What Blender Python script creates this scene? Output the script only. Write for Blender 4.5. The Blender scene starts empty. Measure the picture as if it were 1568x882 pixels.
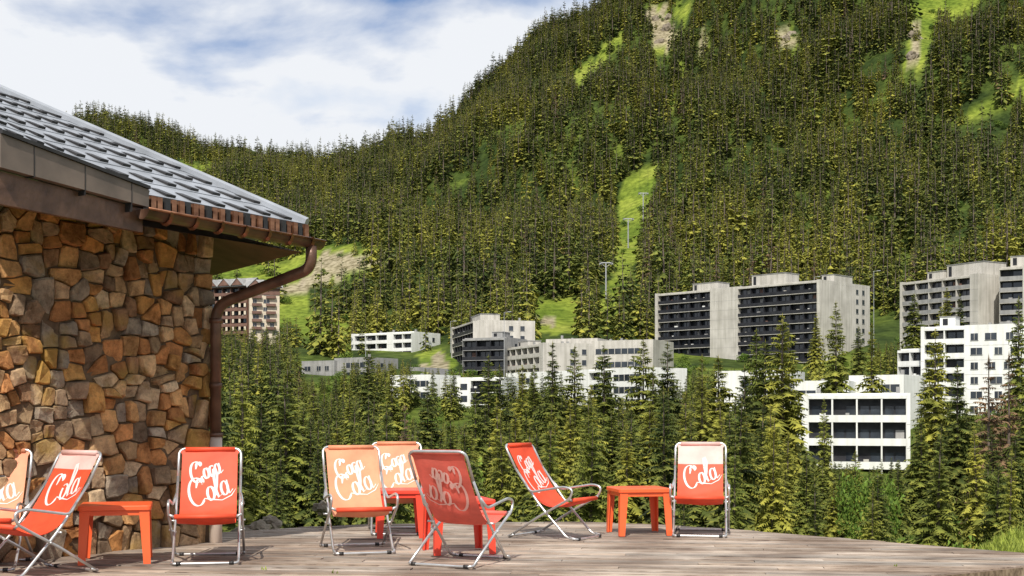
import bpy, math, random
import numpy as np
from mathutils import Vector, Matrix, noise as mnoise
random.seed(7); rng=np.random.default_rng(7)
F=2000.0; CX=784.0; HY=640.0; H=1.25
def W(x,y,d): return Vector(((x-CX)*d/F, d, H+(HY-y)*d/F))
scene=bpy.context.scene
COL=scene.collection

# ---------------------------------------------------------------- materials
def newmat(name):
    m=bpy.data.materials.new(name); m.use_nodes=True
    nt=m.node_tree; nt.nodes.clear()
    out=nt.nodes.new('ShaderNodeOutputMaterial'); b=nt.nodes.new('ShaderNodeBsdfPrincipled')
    nt.links.new(b.outputs[0],out.inputs[0])
    return m,nt,b,out
def N(nt,t,**k):
    n=nt.nodes.new(t)
    for a,v in k.items(): setattr(n,a,v)
    return n
def ramp(nt,stops,src=None):
    r=N(nt,'ShaderNodeValToRGB'); e=r.color_ramp.elements
    while len(e)<len(stops): e.new(0.5)
    for i,(p,c) in enumerate(stops):
        e[i].position=p; e[i].color=(*c,1) if len(c)==3 else c
    if src is not None: nt.links.new(src,r.inputs[0])
    return r
def mix(nt,a,b,fac,mode='MIX'):
    m=N(nt,'ShaderNodeMix',data_type='RGBA',blend_type=mode)
    for s,v in ((6,a),(7,b),(0,fac)):
        if isinstance(v,(tuple,list)): m.inputs[s].default_value=(*v,1)
        elif isinstance(v,(int,float)): m.inputs[s].default_value=v
        else: nt.links.new(v,m.inputs[s])
    return m.outputs[2]
def noisy(name,c1,c2,scale=5,rough=0.7,metal=0,bump=0.0,bscale=None,attr=None,stretch=None,spec=0.5,detail=6,streak=0):
    m,nt,b,out=newmat(name)
    tc=N(nt,'ShaderNodeTexCoord'); vec=tc.outputs['Object']
    if stretch:
        mp=N(nt,'ShaderNodeMapping'); mp.inputs['Scale'].default_value=stretch
        nt.links.new(vec,mp.inputs[0]); vec=mp.outputs[0]
    n=N(nt,'ShaderNodeTexNoise'); n.inputs['Scale'].default_value=scale; n.inputs['Detail'].default_value=detail
    nt.links.new(vec,n.inputs['Vector'])
    r=ramp(nt,[(0.3,c1),(0.7,c2)],n.outputs[0]); col=r.outputs[0]
    if streak:
        mp=N(nt,'ShaderNodeMapping'); mp.inputs['Scale'].default_value=(1.2,1.2,.08); nt.links.new(tc.outputs['Object'],mp.inputs[0])
        n4=N(nt,'ShaderNodeTexNoise'); n4.inputs['Scale'].default_value=1.0; n4.inputs['Detail'].default_value=5; nt.links.new(mp.outputs[0],n4.inputs['Vector'])
        q=1-streak; r4=ramp(nt,[(.35,(q,q,q*.97)),(.6,(1,1,1))],n4.outputs[0]); col=mix(nt,col,r4.outputs[0],1.0,'MULTIPLY')
    if attr:
        a=N(nt,'ShaderNodeAttribute',attribute_name=attr)
        col=mix(nt,col,a.outputs['Color'],1.0,'MULTIPLY')
    nt.links.new(col,b.inputs['Base Color'])
    b.inputs['Roughness'].default_value=rough; b.inputs['Metallic'].default_value=metal
    b.inputs['Specular IOR Level'].default_value=spec
    if bump>0:
        n2=N(nt,'ShaderNodeTexNoise'); n2.inputs['Scale'].default_value=bscale or scale*4; n2.inputs['Detail'].default_value=8
        nt.links.new(vec,n2.inputs['Vector'])
        bp=N(nt,'ShaderNodeBump'); bp.inputs['Strength'].default_value=bump; bp.inputs['Distance'].default_value=0.02
        nt.links.new(n2.outputs[0],bp.inputs['Height']); nt.links.new(bp.outputs[0],b.inputs['Normal'])
    return m

# ---------------------------------------------------------------- mesh builder
class MB:
    def __init__(s): s.v=[]; s.f=[]; s.m=[]; s.c=[]
    def add(s,vs,fs,mi=0,col=(1,1,1)):
        o=len(s.v); s.v+= [tuple(p) for p in vs]
        for f in fs: s.f.append([o+i for i in f]); s.m.append(mi); s.c.append(col)
    def box(s,a,b,mi=0,col=(1,1,1)):
        x0,y0,z0=a; x1,y1,z1=b
        s.add([(x0,y0,z0),(x1,y0,z0),(x1,y1,z0),(x0,y1,z0),(x0,y0,z1),(x1,y0,z1),(x1,y1,z1),(x0,y1,z1)],
          [(0,3,2,1),(4,5,6,7),(0,1,5,4),(1,2,6,5),(2,3,7,6),(3,0,4,7)],mi,col)
    def tube(s,pts,r,mi=0,n=8,col=(1,1,1),caps=True):
        pts=[Vector(p) for p in pts]; rs=r if isinstance(r,list) else [r]*len(pts)
        o=[]; up=None
        for i,p in enumerate(pts):
            t=(pts[min(i+1,len(pts)-1)]-pts[max(i-1,0)]).normalized()
            if up is None:
                up=Vector((0,0,1)) if abs(t.z)<0.9 else Vector((1,0,0))
            a=(up-t*up.dot(t)); a.normalize(); up=a; b=t.cross(a)
            for k in range(n):
                th=2*math.pi*k/n; o.append(p+(a*math.cos(th)+b*math.sin(th))*rs[i])
        fs=[]
        for i in range(len(pts)-1):
            for k in range(n):
                fs.append((i*n+k,i*n+(k+1)%n,(i+1)*n+(k+1)%n,(i+1)*n+k))
        if caps: fs.append(tuple(range(n))[::-1]); fs.append(tuple((len(pts)-1)*n+k for k in range(n)))
        s.add(o,fs,mi,col)
    def obj(s,name,mats,parent=None,smooth=False,mw=None,attr=True):
        me=bpy.data.meshes.new(name); me.from_pydata(s.v,[],s.f)
        for m in mats: me.materials.append(m)
        me.polygons.foreach_set('material_index',s.m)
        if smooth: me.polygons.foreach_set('use_smooth',[True]*len(s.f))
        if attr:
            ca=me.color_attributes.new('col','FLOAT_COLOR','CORNER')
            data=[]
            for f,c in zip(s.f,s.c): data+= [c[0],c[1],c[2],1.0]*len(f)
            ca.data.foreach_set('color',data)
        me.update()
        ob=bpy.data.objects.new(name,me); COL.objects.link(ob)
        if mw is not None: ob.matrix_world=mw
        if parent: ob.parent=parent
        return ob
def empty(name,loc=(0,0,0),rz=0):
    e=bpy.data.objects.new(name,None); COL.objects.link(e); e.location=loc; e.rotation_euler=(0,0,rz); e.empty_display_size=0.2
    return e
def smoothpath(pts,n=6):
    P=[Vector(p) for p in pts]; out=[]
    for i in range(len(P)-1):
        p0=P[max(i-1,0)];p1=P[i];p2=P[i+1];p3=P[min(i+2,len(P)-1)]
        for k in range(n):
            t=k/n
            out.append(0.5*((2*p1)+(p2-p0)*t+(2*p0-5*p1+4*p2-p3)*t*t+(3*p1-p0-3*p2+p3)*t**3))
    out.append(P[-1]); return out
def rounded(pts,r,n=5):
    P=[Vector(p) for p in pts]; out=[P[0]]
    for i in range(1,len(P)-1):
        a=(P[i-1]-P[i]); b=(P[i+1]-P[i]); rr=min(r,a.length*.49,b.length*.49)
        A=P[i]+a.normalized()*rr; B=P[i]+b.normalized()*rr
        for k in range(n+1):
            t=k/n; out.append(A*(1-t)**2+P[i]*2*t*(1-t)+B*t*t)
    out.append(P[-1]); return out

# ---------------------------------------------------------------- terrain
cols=np.array([-2600,-200,330,510,620,700,850,1000,1200,1400,1568,2200,4200],float)
dn=np.array([100,150,220,300,400,500,650,800,1000,1300,1450,1800,2600],float)
Y=np.array([
[845,800,690,620,560,500,430,380,330,260,240,260,330],
[845,800,690,620,560,500,430,380,330,260,235,260,330],
[845,800,690,620,560,500,420,370,320,250,225,260,330],
[845,800,700,640,575,520,430,380,330,285,272,300,360],
[845,800,700,640,570,505,415,345,275,208,235,300,360],
[845,800,700,640,560,500,400,320,245,180,200,260,340],
[845,800,700,640,560,490,380,290,190, 70, 80,150,260],
[845,800,700,640,555,480,350,250,120,-40,-60, 20,150],
[845,800,700,620,550,460,320,200, 50,-180,-240,-150,50],
[845,800,710,600,520,420,270,140,-20,-280,-360,-300,0],
[845,810,700,590,500,390,230, 90,-90,-380,-470,-420,-50],
[845,810,680,560,440,320,130,-30,-250,-600,-700,-650,-200],
[845,810,680,560,440,320,130,-30,-250,-600,-700,-650,-200]],float)
Zt=H+(HY-Y)*dn[None,:]/F
nd=np.array([1,15,18,25,40,65],float)
Zn=np.tile(np.array([-0.9,-0.9,-1.3,-3.6,-6.0,-8.2]),(len(cols),1))
for i,c in enumerate(cols):
    if c>=1568: Zn[i]=[-0.7,-0.55,-0.45,-2.4,-5.5,-8.0]
DN=np.concatenate([nd,dn]); ZT=np.concatenate([Zn,Zt],1)
def zc(xp,d):
    xp=np.asarray(xp,float); d=np.asarray(d,float)
    ci=np.clip(np.searchsorted(cols,xp)-1,0,len(cols)-2); t=np.clip((xp-cols[ci])/(cols[ci+1]-cols[ci]),0,1); 
    near=d<60; ts=t*t*(3-2*t); t=np.where(near,t,t*0.5+ts*0.5)
    di=np.clip(np.searchsorted(DN,d)-1,0,len(DN)-2); s=np.clip((d-DN[di])/(DN[di+1]-DN[di]),0,1)
    a=ZT[ci,di]*(1-s)+ZT[ci,di+1]*s; b=ZT[ci+1,di]*(1-s)+ZT[ci+1,di+1]*s
    return a*(1-t)+b*t
def bumps(X,Yy,d):
    a=np.clip((d-420)/400,0,1)
    g=(np.sin(X/34+Yy/160+1.3*np.sin(Yy/120))*12+np.sin(X/17-Yy/90+2+np.sin(Yy/60))*4+np.sin(X/75+Yy/70)*10+np.sin(Yy/45+X/90)*6)
    b=np.clip((d-30)/200,0,1)*(np.sin(X/11+Yy/23)*.5+np.sin(Yy/13-X/19)*.4)
    return a*g+b
def zter(X,Yy):
    X=np.asarray(X,float);Yy=np.asarray(Yy,float)
    xp=CX+F*X/np.maximum(Yy,1)
    return zc(xp,Yy)+bumps(X,Yy,Yy)
us=np.concatenate([np.linspace(-2600,-200,30,endpoint=False),np.linspace(-200,1750,300,endpoint=False),np.linspace(1750,4200,30)])
ds=np.concatenate([np.linspace(1,16,6,endpoint=False),np.geomspace(16,2600,330)])
UU,DD=np.meshgrid(us,ds)
XX=(UU-CX)*DD/F
ZZ=zc(UU,DD)+bumps(XX,DD,DD)
nv=len(us);nr=len(ds)
verts=np.stack([XX.ravel(),DD.ravel(),ZZ.ravel()],1)
faces=[(r*nv+c,r*nv+c+1,(r+1)*nv+c+1,(r+1)*nv+c) for r in range(nr-1) for c in range(nv-1)]
me=bpy.data.meshes.new('hillside_terrain'); me.from_pydata(verts.tolist(),[],faces)
me.polygons.foreach_set('use_smooth',[True]*len(faces))
def inpoly(x,y,P):
    c=False;j=len(P)-1
    for i in range(len(P)):
        if (P[i][1]>y)!=(P[j][1]>y) and x<(P[j][0]-P[i][0])*(y-P[i][1])/(P[j][1]-P[i][1])+P[i][0]: c=not c
        j=i
    return c
clear=[[(968,262),(1003,262),(1000,300),(985,345),(972,400),(955,450),(935,480),(905,500),(915,460),(938,420),(945,350),(948,290)],
 [(800,462),(892,452),(900,512),(815,512)],
 [(955,42),(962,62),(915,105),(885,138),(872,118),(925,72)],
 [(990,12),(1026,8),(1032,80),(1002,85)],[(1030,0),(1060,0),(1055,40),(1035,30)],[(1040,95),(1052,95),(1048,140),(1036,150)],
 [(1385,5),(1500,-30),(1505,15),(1440,35),(1415,100),(1380,105),(1392,50)],
 [(1480,165),(1540,135),(1600,100),(1600,118),(1520,172),(1480,182)],[(1190,45),(1225,45),(1215,80),(1195,80)],
 [(460,380),(545,375),(600,388),(560,418),(470,436),(420,450),(410,436)],[(425,436),(470,440),(470,475),(540,500),(535,545),(440,500)],
 [(310,405),(440,405),(440,500),(310,500)],[(640,540),(695,540),(695,585),(645,585)],
 [(270,248),(330,250),(320,272),(262,266)],[(1025,150),(1040,150),(1028,178),(1015,172)],[(1060,60),(1090,62),(1085,78),(1062,74)]]
def wob(x,y,k=9):
    return x+k*mnoise.noise(Vector((x/22,y/22,1)))+k*.5*mnoise.noise(Vector((x/8,y/8,5))), y+k*mnoise.noise(Vector((x/22,y/22,7)))
def inclear(x,y):
    x,y=wob(x,y); return any(inpoly(x,y,P) for P in clear)
earth=[[(462,425),(490,395),(530,380),(600,392),(590,412),(520,418),(470,440)],[(420,436),(480,430),(470,446),(425,450)],[(640,560),(680,545),(690,580),(650,580)],
 [(990,15),(1026,12),(1032,76),(1002,80)],[(1195,50),(1222,50),(1212,75),(1198,75)],[(1395,40),(1410,40),(1408,100),(1385,100)],[(850,488),(800,478),(812,488),(855,498)],[(1062,62),(1088,64),(1084,74),(1064,72)]]
YPX=HY-(ZZ-H)*F/DD
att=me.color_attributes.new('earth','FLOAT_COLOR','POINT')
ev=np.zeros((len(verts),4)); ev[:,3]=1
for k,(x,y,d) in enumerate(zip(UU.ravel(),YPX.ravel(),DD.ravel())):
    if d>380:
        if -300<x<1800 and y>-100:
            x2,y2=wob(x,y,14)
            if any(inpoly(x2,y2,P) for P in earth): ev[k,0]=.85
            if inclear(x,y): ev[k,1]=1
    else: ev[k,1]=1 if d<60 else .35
att.data.foreach_set('color',ev.ravel())
tm,nt,b,out=newmat('meadow')
tc=N(nt,'ShaderNodeTexCoord')
n1=N(nt,'ShaderNodeTexNoise'); n1.inputs['Scale'].default_value=.035; n1.inputs['Detail'].default_value=10; nt.links.new(tc.outputs['Object'],n1.inputs['Vector'])
n2=N(nt,'ShaderNodeTexNoise'); n2.inputs['Scale'].default_value=.35; n2.inputs['Detail'].default_value=10; nt.links.new(tc.outputs['Object'],n2.inputs['Vector'])
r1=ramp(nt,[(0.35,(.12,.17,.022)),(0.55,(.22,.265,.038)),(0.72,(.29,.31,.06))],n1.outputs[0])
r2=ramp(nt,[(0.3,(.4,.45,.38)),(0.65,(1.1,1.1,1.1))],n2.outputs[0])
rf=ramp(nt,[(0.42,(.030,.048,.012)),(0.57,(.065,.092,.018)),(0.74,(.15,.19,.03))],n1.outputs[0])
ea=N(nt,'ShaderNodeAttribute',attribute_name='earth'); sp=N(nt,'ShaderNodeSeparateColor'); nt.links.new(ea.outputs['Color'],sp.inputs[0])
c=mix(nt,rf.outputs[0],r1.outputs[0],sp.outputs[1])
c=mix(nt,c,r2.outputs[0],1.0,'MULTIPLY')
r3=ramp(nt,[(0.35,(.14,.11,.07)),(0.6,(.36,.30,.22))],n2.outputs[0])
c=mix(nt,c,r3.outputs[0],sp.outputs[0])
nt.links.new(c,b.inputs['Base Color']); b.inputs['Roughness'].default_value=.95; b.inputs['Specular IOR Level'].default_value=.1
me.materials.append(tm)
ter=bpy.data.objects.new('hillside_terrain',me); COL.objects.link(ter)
g=MB(); g.add([(-6000,-6000,-16),(6000,-6000,-16),(6000,6000,-16),(-6000,6000,-16)],[(0,1,2,3)]); g.obj('valley_ground',[tm])

# ---------------------------------------------------------------- foliage
def foliage_mat(name,ca,cb,cc,tipc,trans=0.0):
    m,nt,b,out=newmat(name)
    oi=N(nt,'ShaderNodeObjectInfo')
    ln=N(nt,'ShaderNodeTexNoise'); ln.inputs['Scale'].default_value=.014; ln.inputs['Detail'].default_value=1; nt.links.new(oi.outputs['Location'],ln.inputs['Vector'])  # broad patches of tree tone: species mix, also standing in for hillside shade
    ma=N(nt,'ShaderNodeMath',operation='MULTIPLY_ADD'); nt.links.new(ln.outputs[0],ma.inputs[0]); ma.inputs[1].default_value=2.4; ma.inputs[2].default_value=-1.2
    mb=N(nt,'ShaderNodeMath',operation='MULTIPLY_ADD'); nt.links.new(oi.outputs['Random'],mb.inputs[0]); mb.inputs[1].default_value=1.0; nt.links.new(ma.outputs[0],mb.inputs[2])
    r=ramp(nt,[(0,ca),(.5,cb),(1.0,cc)],mb.outputs[0])
    a=N(nt,'ShaderNodeAttribute',attribute_name='tip')
    tcn=N(nt,'ShaderNodeTexCoord'); nn=N(nt,'ShaderNodeTexNoise'); nn.inputs['Scale'].default_value=12; nn.inputs['Detail'].default_value=1
    nt.links.new(tcn.outputs['Object'],nn.inputs['Vector'])
    rr=ramp(nt,[(.35,(.5,.55,.5)),(.65,(1.4,1.35,1.2))],nn.outputs[0])
    tp=mix(nt,tipc,r.outputs[0],.4)
    t=mix(nt,r.outputs[0],tp,a.outputs['Fac'])
    t=mix(nt,t,rr.outputs[0],1.0,'MULTIPLY')
    nt.links.new(t,b.inputs['Base Color']); b.inputs['Roughness'].default_value=.7; b.inputs['Specular IOR Level'].default_value=.2
    if trans>0:
        tr=N(nt,'ShaderNodeBsdfTranslucent'); nt.links.new(t,tr.inputs[0])
        ms=N(nt,'ShaderNodeMixShader'); ms.inputs[0].default_value=trans
        nt.links.new(b.outputs[0],ms.inputs[1]); nt.links.new(tr.outputs[0],ms.inputs[2]); nt.links.new(ms.outputs[0],out.inputs[0])
    return m
needle=foliage_mat('spruce_needles',(.022,.048,.015),(.080,.112,.023),(.22,.22,.038),(.36,.32,.055))  # last colour: sunlit look painted onto outer tips, with paler new growth
needle_dry=foliage_mat('dry_needles',(.14,.085,.05),(.15,.095,.06),(.12,.08,.05),(.20,.14,.08))
leafm=foliage_mat('leaves',(.06,.11,.02),(.09,.155,.022),(.13,.19,.028),(.18,.24,.045))
bark=noisy('bark',(.08,.06,.045),(.18,.14,.12),8,.9)
def spruce(name,seed,wh,nb,seg,Rm=.15,mat=needle,sparse=0.0):
    R=random.Random(seed); v=[];f=[];tip=[];mi=[]
    def tri(a,b,c,ta,tb,tc_):
        o=len(v); v.extend([a,b,c]); tip.extend([ta,tb,tc_]); f.append((o,o+1,o+2)); mi.append(0)
    bulge=R.uniform(.62,.9)
    k=6; o=len(v)
    for z,r in ((-.15,.014),(.5,.009),(.995,.001)):
        for i in range(k): v.append((r*math.cos(i*math.tau/k),r*math.sin(i*math.tau/k),z)); tip.append(0)
    for j in range(2):
        for i in range(k): f.append((o+j*k+i,o+j*k+(i+1)%k,o+(j+1)*k+(i+1)%k,o+(j+1)*k+i)); mi.append(1)
    ph=R.uniform(0,6)
    for w in range(wh):
        t=(w+R.random()*.9)/wh; z=.04+.955*t
        base=Rm*((1-t)**bulge)*(1-.25*max(0,.15-t)/.15)*R.uniform(.75,1.2)
        n=max(4,int(nb*(.5+.5*(1-t)))); a0=R.uniform(0,6.28)
        for i in range(n):
            if R.random()<sparse: continue
            a=a0+i*math.tau/n+R.uniform(-.35,.35); zj=z+R.uniform(-.5,.5)/wh
            L=(base*(1+.22*math.sin(a*2+ph+t*9)))*R.uniform(.6,1.2)+.010
            dx,dy=math.cos(a),math.sin(a); sx,sy=-dy,dx
            up=R.uniform(.0,.25)+.5*t; dr=R.uniform(.5,.85)*(1-.5*t)
            def P(s): return (dx*L*s,dy*L*s,zj+L*(up*s-dr*s*s))
            for q in range(seg):
                s0=.15+.85*q/seg; s1=.15+.85*(q+1)/seg+.04; p0=P(s0);p1=P(s1)
                ww=(L*.28+.011)*(1-.45*s0)*R.uniform(.7,1.3); m=[(p0[j]+p1[j])/2 for j in range(3)]
                fw=.5*ww
                for sg in (-1,1):
                    e=(m[0]+sx*sg*ww+dx*fw, m[1]+sy*sg*ww+dy*fw, m[2]-ww*R.uniform(.2,.7))
                    tri(p0,p1,e,.22*s0**2,.3*s1**2,min(1,.2+.6*s1*R.random()))
                if q%2==0 or seg<5:
                    hx=R.uniform(-.4,.4)*ww
                    tri(p0,p1,(m[0]+sx*hx,m[1]+sy*hx,m[2]-ww*R.uniform(.9,1.5)),.05,.15,.2)
            p=P(.9); tri((p[0]+sx*L*.08,p[1]+sy*L*.08,p[2]),(p[0]-sx*L*.08,p[1]-sy*L*.08,p[2]),P(1.12),.5,.5,1)
    tri((.006,0,.96),(-.006,0,.96),(0,0,1.015),.5,.5,1); tri((0,.006,.96),(0,-.006,.96),(0,0,1.015),.5,.5,1)
    me=bpy.data.meshes.new(name); me.from_pydata(v,[],f); me.materials.append(mat); me.materials.append(bark)
    me.polygons.foreach_set('material_index',mi)
    at=me.attributes.new('tip','FLOAT','POINT'); at.data.foreach_set('value',tip); me.update()
    return me
def bush(name,seed,n,size=.14,mat=leafm):
    R=random.Random(seed); v=[];f=[];tip=[]
    blobs=[(R.uniform(-.35,.35),R.uniform(-.35,.35),R.uniform(.25,.65),R.uniform(.2,.38)) for _ in range(7)]
    for _ in range(n):
        bx,by,bz,br=R.choice(blobs); a=R.uniform(0,6.28); zz=R.uniform(-.7,1); rr=math.sqrt(max(0,1-zz*zz)); q=br*R.uniform(.6,1.08)
        c=Vector((bx+rr*math.cos(a)*q,by+rr*math.sin(a)*q,max(.02,bz+zz*q)))
        d1=Vector((R.uniform(-1,1),R.uniform(-1,1),R.uniform(-1,1))).normalized(); d2=Vector((R.uniform(-1,1),R.uniform(-1,1),R.uniform(-1,1))).normalized()
        s=size*R.uniform(.5,1.2); o=len(v); v+= [tuple(c),tuple(c+d1*s),tuple(c+d1*s*.5+d2*s*.7)]; f.append((o,o+1,o+2)); tip+=[0,.4*(zz+1)/2,R.random()*.8]
    me=bpy.data.meshes.new(name); me.from_pydata(v,[],f); me.materials.append(mat)
    at=me.attributes.new('tip','FLOAT','POINT'); at.data.foreach_set('value',tip); return me
near_me=[spruce('spruce_near%d'%i,100+i,46,10,6,Rm=.160+.014*(i%4),sparse=.03*i) for i in range(6)]
near_dry=spruce('spruce_dry',222,40,8,5,Rm=.14,mat=needle_dry,sparse=.35)
far_me=[spruce('spruce_far%d'%i,300+i,13,7,2,Rm=.170+.022*(i%4)) for i in range(6)]
mid_me=[spruce('spruce_mid%d'%i,400+i,24,8,3,Rm=.16+.02*(i%3),sparse=.03*i) for i in range(5)]
bush_me=[bush('bush%d'%i,500+i,420) for i in range(3)]
big_bush=bush('leafy_bush',520,2600,.065)
def mkcoll(name,mes):
    c=bpy.data.collections.new(name)
    for i,m in enumerate(mes):
        o=bpy.data.objects.new('%s_%02d'%(name,i),m); c.objects.link(o)
    return c
cfar=mkcoll('far_spruce_kinds',far_me+[spruce('sfd',350,12,6,2,mat=needle_dry)])
cmid=mkcoll('mid_spruce_kinds',mid_me+[near_dry]); cnear=mkcoll('near_spruce_kinds',near_me); cb=mkcoll('bush_kinds',bush_me)
def scatter(name,coll,pts,scl,rot,idx):
    me=bpy.data.meshes.new(name); me.from_pydata([tuple(p) for p in pts],[],[])
    a=me.attributes.new('scl','FLOAT_VECTOR','POINT'); a.data.foreach_set('vector',np.array(scl,float).ravel())
    a=me.attributes.new('rot','FLOAT_VECTOR','POINT'); a.data.foreach_set('vector',np.array(rot,float).ravel())
    a=me.attributes.new('idx','INT','POINT'); a.data.foreach_set('value',np.array(idx,int))
    ob=bpy.data.objects.new(name,me); COL.objects.link(ob)
    ng=bpy.data.node_groups.new(name,'GeometryNodeTree')
    ng.interface.new_socket('Geometry',in_out='INPUT',socket_type='NodeSocketGeometry'); ng.interface.new_socket('Geometry',in_out='OUTPUT',socket_type='NodeSocketGeometry')
    gi=ng.nodes.new('NodeGroupInput'); go=ng.nodes.new('NodeGroupOutput'); ip=ng.nodes.new('GeometryNodeInstanceOnPoints'); ci=ng.nodes.new('GeometryNodeCollectionInfo')
    ci.inputs['Collection'].default_value=coll; ci.inputs['Separate Children'].default_value=True; ci.inputs['Reset Children'].default_value=True
    ip.inputs['Pick Instance'].default_value=True
    def na(nm,t):
        n=ng.nodes.new('GeometryNodeInputNamedAttribute'); n.data_type=t; n.inputs['Name'].default_value=nm
        return [o for o in n.outputs if o.enabled and o.name=='Attribute'][0]
    L=ng.links.new
    L(gi.outputs[0],ip.inputs['Points']); L(ci.outputs[0],ip.inputs['Instance']); L(na('idx','INT'),ip.inputs['Instance Index'])
    L(na('rot','FLOAT_VECTOR'),ip.inputs['Rotation']); L(na('scl','FLOAT_VECTOR'),ip.inputs['Scale']); L(ip.outputs[0],go.inputs[0])
    md=ob.modifiers.new('scatter','NODES'); md.node_group=ng
    return ob

# ---------------------------------------------------------------- buildings
conc=noisy('concrete_light',(.43,.405,.365),(.58,.55,.50),.25,.85,streak=.22)
white=noisy('white_render',(.70,.70,.68),(.80,.80,.78),.3,.8,streak=.12)
greyc=noisy('concrete_grey',(.24,.24,.24),(.36,.35,.34),.4,.85,streak=.2)
darkp=noisy('dark_cladding',(.010,.011,.015),(.03,.03,.035),.6,.5,spec=.3)
glass=noisy('window_glass',(.012,.015,.022),(.05,.06,.075),.35,.12,spec=.6)
brown=noisy('brown_wood',(.12,.06,.045),(.20,.11,.08),.5,.7)
cream=noisy('cream_render',(.55,.47,.36),(.66,.57,.45),.5,.8)
BM=[conc,white,greyc,darkp,glass,brown,cream]
foot=[]
def bld(name,xl,dl,xr,dr,ytop,ydep,segs,W_=16,fh=2.9,wall=0,ref='r',roof=(),gwin=2,bay=5.0,slab=.16,parap=3,nf=99,pitched=False):
    A=Vector(((xl-CX)*dl/F,dl)); B=Vector(((xr-CX)*dr/F,dr))
    a=(B-A); L=a.length; a/=L; bb=Vector((-a.y,a.x))
    if bb.y<0: bb=-bb
    dref=dr if ref=='r' else dl
    zt=H+(HY-ytop)*dref/F
    corners=[A,B,A+bb*W_,B+bb*W_]; z0=min(float(zter(c.x,c.y)) for c in corners)-3
    foot.append((A,a,bb,L,W_,zt,name))
    m=MB(); hh=zt-z0; R=random.Random(len(name)*7+int(xl))
    rec=1.5
    m.box((.12,rec,0),(L-.12,W_-.1,hh-.15),3)
    nfl=min(int(hh/fh),nf)
    m.box((0,rec-.05,hh-.4),(L,W_,hh+.45),wall)
    m.box((.4,rec+.5,hh+.452),(L-.4,W_-.4,hh+.46),2)
    m.box((0,rec+.02,0),(.3,W_-.01,hh-.41),wall)
    m.box((L-.3,rec+.02,0),(L,W_-.01,hh-.41),wall)
    if gwin:
        for fl in range(nfl):
            zz=hh-.6-fh*(fl+1)+.9
            if zz<0: break
            for gx in ([W_-4.5,W_-8] if gwin==2 else [3+3.4*i for i in range(int((W_-3)/3.4))]):
                m.box((L-.05,gx,zz),(L+.04,gx+1.3,zz+1.4),4); m.box((L+.0,gx-.12,zz-.14),(L+.10,gx+1.42,zz-.03),2)
    for t0,t1,ty in segs:
        x0=L*t0;x1=L*t1
        if ty=='balc':
            nb=max(1,round((x1-x0)/bay)); bw=(x1-x0)/nb
            m.box((x0+.01,0,hh-.42),(x1-.01,rec-.06,hh+.1),wall)
            for fl in range(nfl+1):
                zz=hh-.42-fh*(fl+1)
                if zz<-.5: break
                m.box((x0+.02,0.05,zz),(x1-.02,rec-.001,zz+slab),wall)
                if parap is not None:
                    m.box((x0+.03,.03,zz+slab+.02),(x1-.03,.14,zz+slab+1.0),parap)
                for k in range(nb):
                    wx=x0+k*bw
                    if R.random()<.85: m.box((wx+.5,rec-.05,zz+.4),(wx+bw*.48,rec-.0,zz+2.5),4)
                    if R.random()<.16: m.box((wx+bw*.55,rec-.06,zz+.4),(wx+bw*.9,rec-.01,zz+2.4),R.choice([0,2,2,5]))
                    else: m.box((wx+bw*.55,rec-.05,zz+.5),(wx+bw*.93,rec-.0,zz+2.5),4)
                    if R.random()<.22: 
                        q=R.uniform(.3,bw*.6); m.box((wx+q,.3,zz+slab+.02),(wx+q+R.uniform(.4,1.2),.7,zz+1.0+R.uniform(.3,.6)),R.choice([0,5,1,2]))
            for k in range(nb+1):
                wx=x0+k*bw; e=.12
                m.box((max(x0+.001,wx-e),.07,0),(min(x1-.001,wx+e),rec-.002,hh-.421),3 if (0<k<nb and parap==3) else wall)
        elif ty=='wall' or ty=='win':
            m.box((x0,-.05,0),(x1,rec+.01,hh+.44),wall)
            for fl in range(nfl):
                zz=hh-.6-fh*(fl+1)+.9
                if zz<0: break
                m.box((x0+.01,-.065,zz-1.1),(x1-.01,-.051,zz-1.05),2)
                if ty=='win':
                    k=x0+1.2
                    while k<x1-2.4:
                        ww=R.choice([1.4,1.4,2.2])
                        m.box((k,-.12,zz),(k+ww,-.051,zz+1.35),4); m.box((k-.08,-.16,zz-.12),(k+ww+.08,-.052,zz-.02),2); m.box((k+ww/2-.04,-.15,zz+.01),(k+ww/2+.04,-.121,zz+1.34),0)
                        k+=ww+R.uniform(1.3,2.6)
        elif ty=='strip':
            m.box((x0,-.05,0),(x1,rec+.01,hh+.44),wall)
            for fl in range(nfl):
                zz=hh-.6-fh*(fl+1)+.9
                if zz<0: break
                m.box((x0+.8,-.1,zz),(x1-.8,-.051,zz+1.5),4)
                k=x0+.8
                while k<x1-1.2:
                    m.box((k,-.16,zz-.02),(k+.15,-.101,zz+1.52),0); k+=1.9
    for (t0,t1,y0,y1,h) in roof:
        m.box((L*t0,y0,hh+.44),(L*t1,y1,hh+.44+h),wall); m.box((L*t0-.15,y0-.15,hh+.441+h),(L*t1+.15,y1+.15,hh+.6+h),2)
        m.box((L*t0+.6,y0-.05,hh+.8),(L*t0+1.6,y0-.001,hh+.1+h),3)
    for k in range(int(L/7)):
        vx=R.uniform(1,L-2); vy=R.uniform(3,W_-3); m.box((vx,vy,hh+.45),(vx+.6,vy+.6,hh+R.uniform(.9,1.8)),2)
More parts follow.
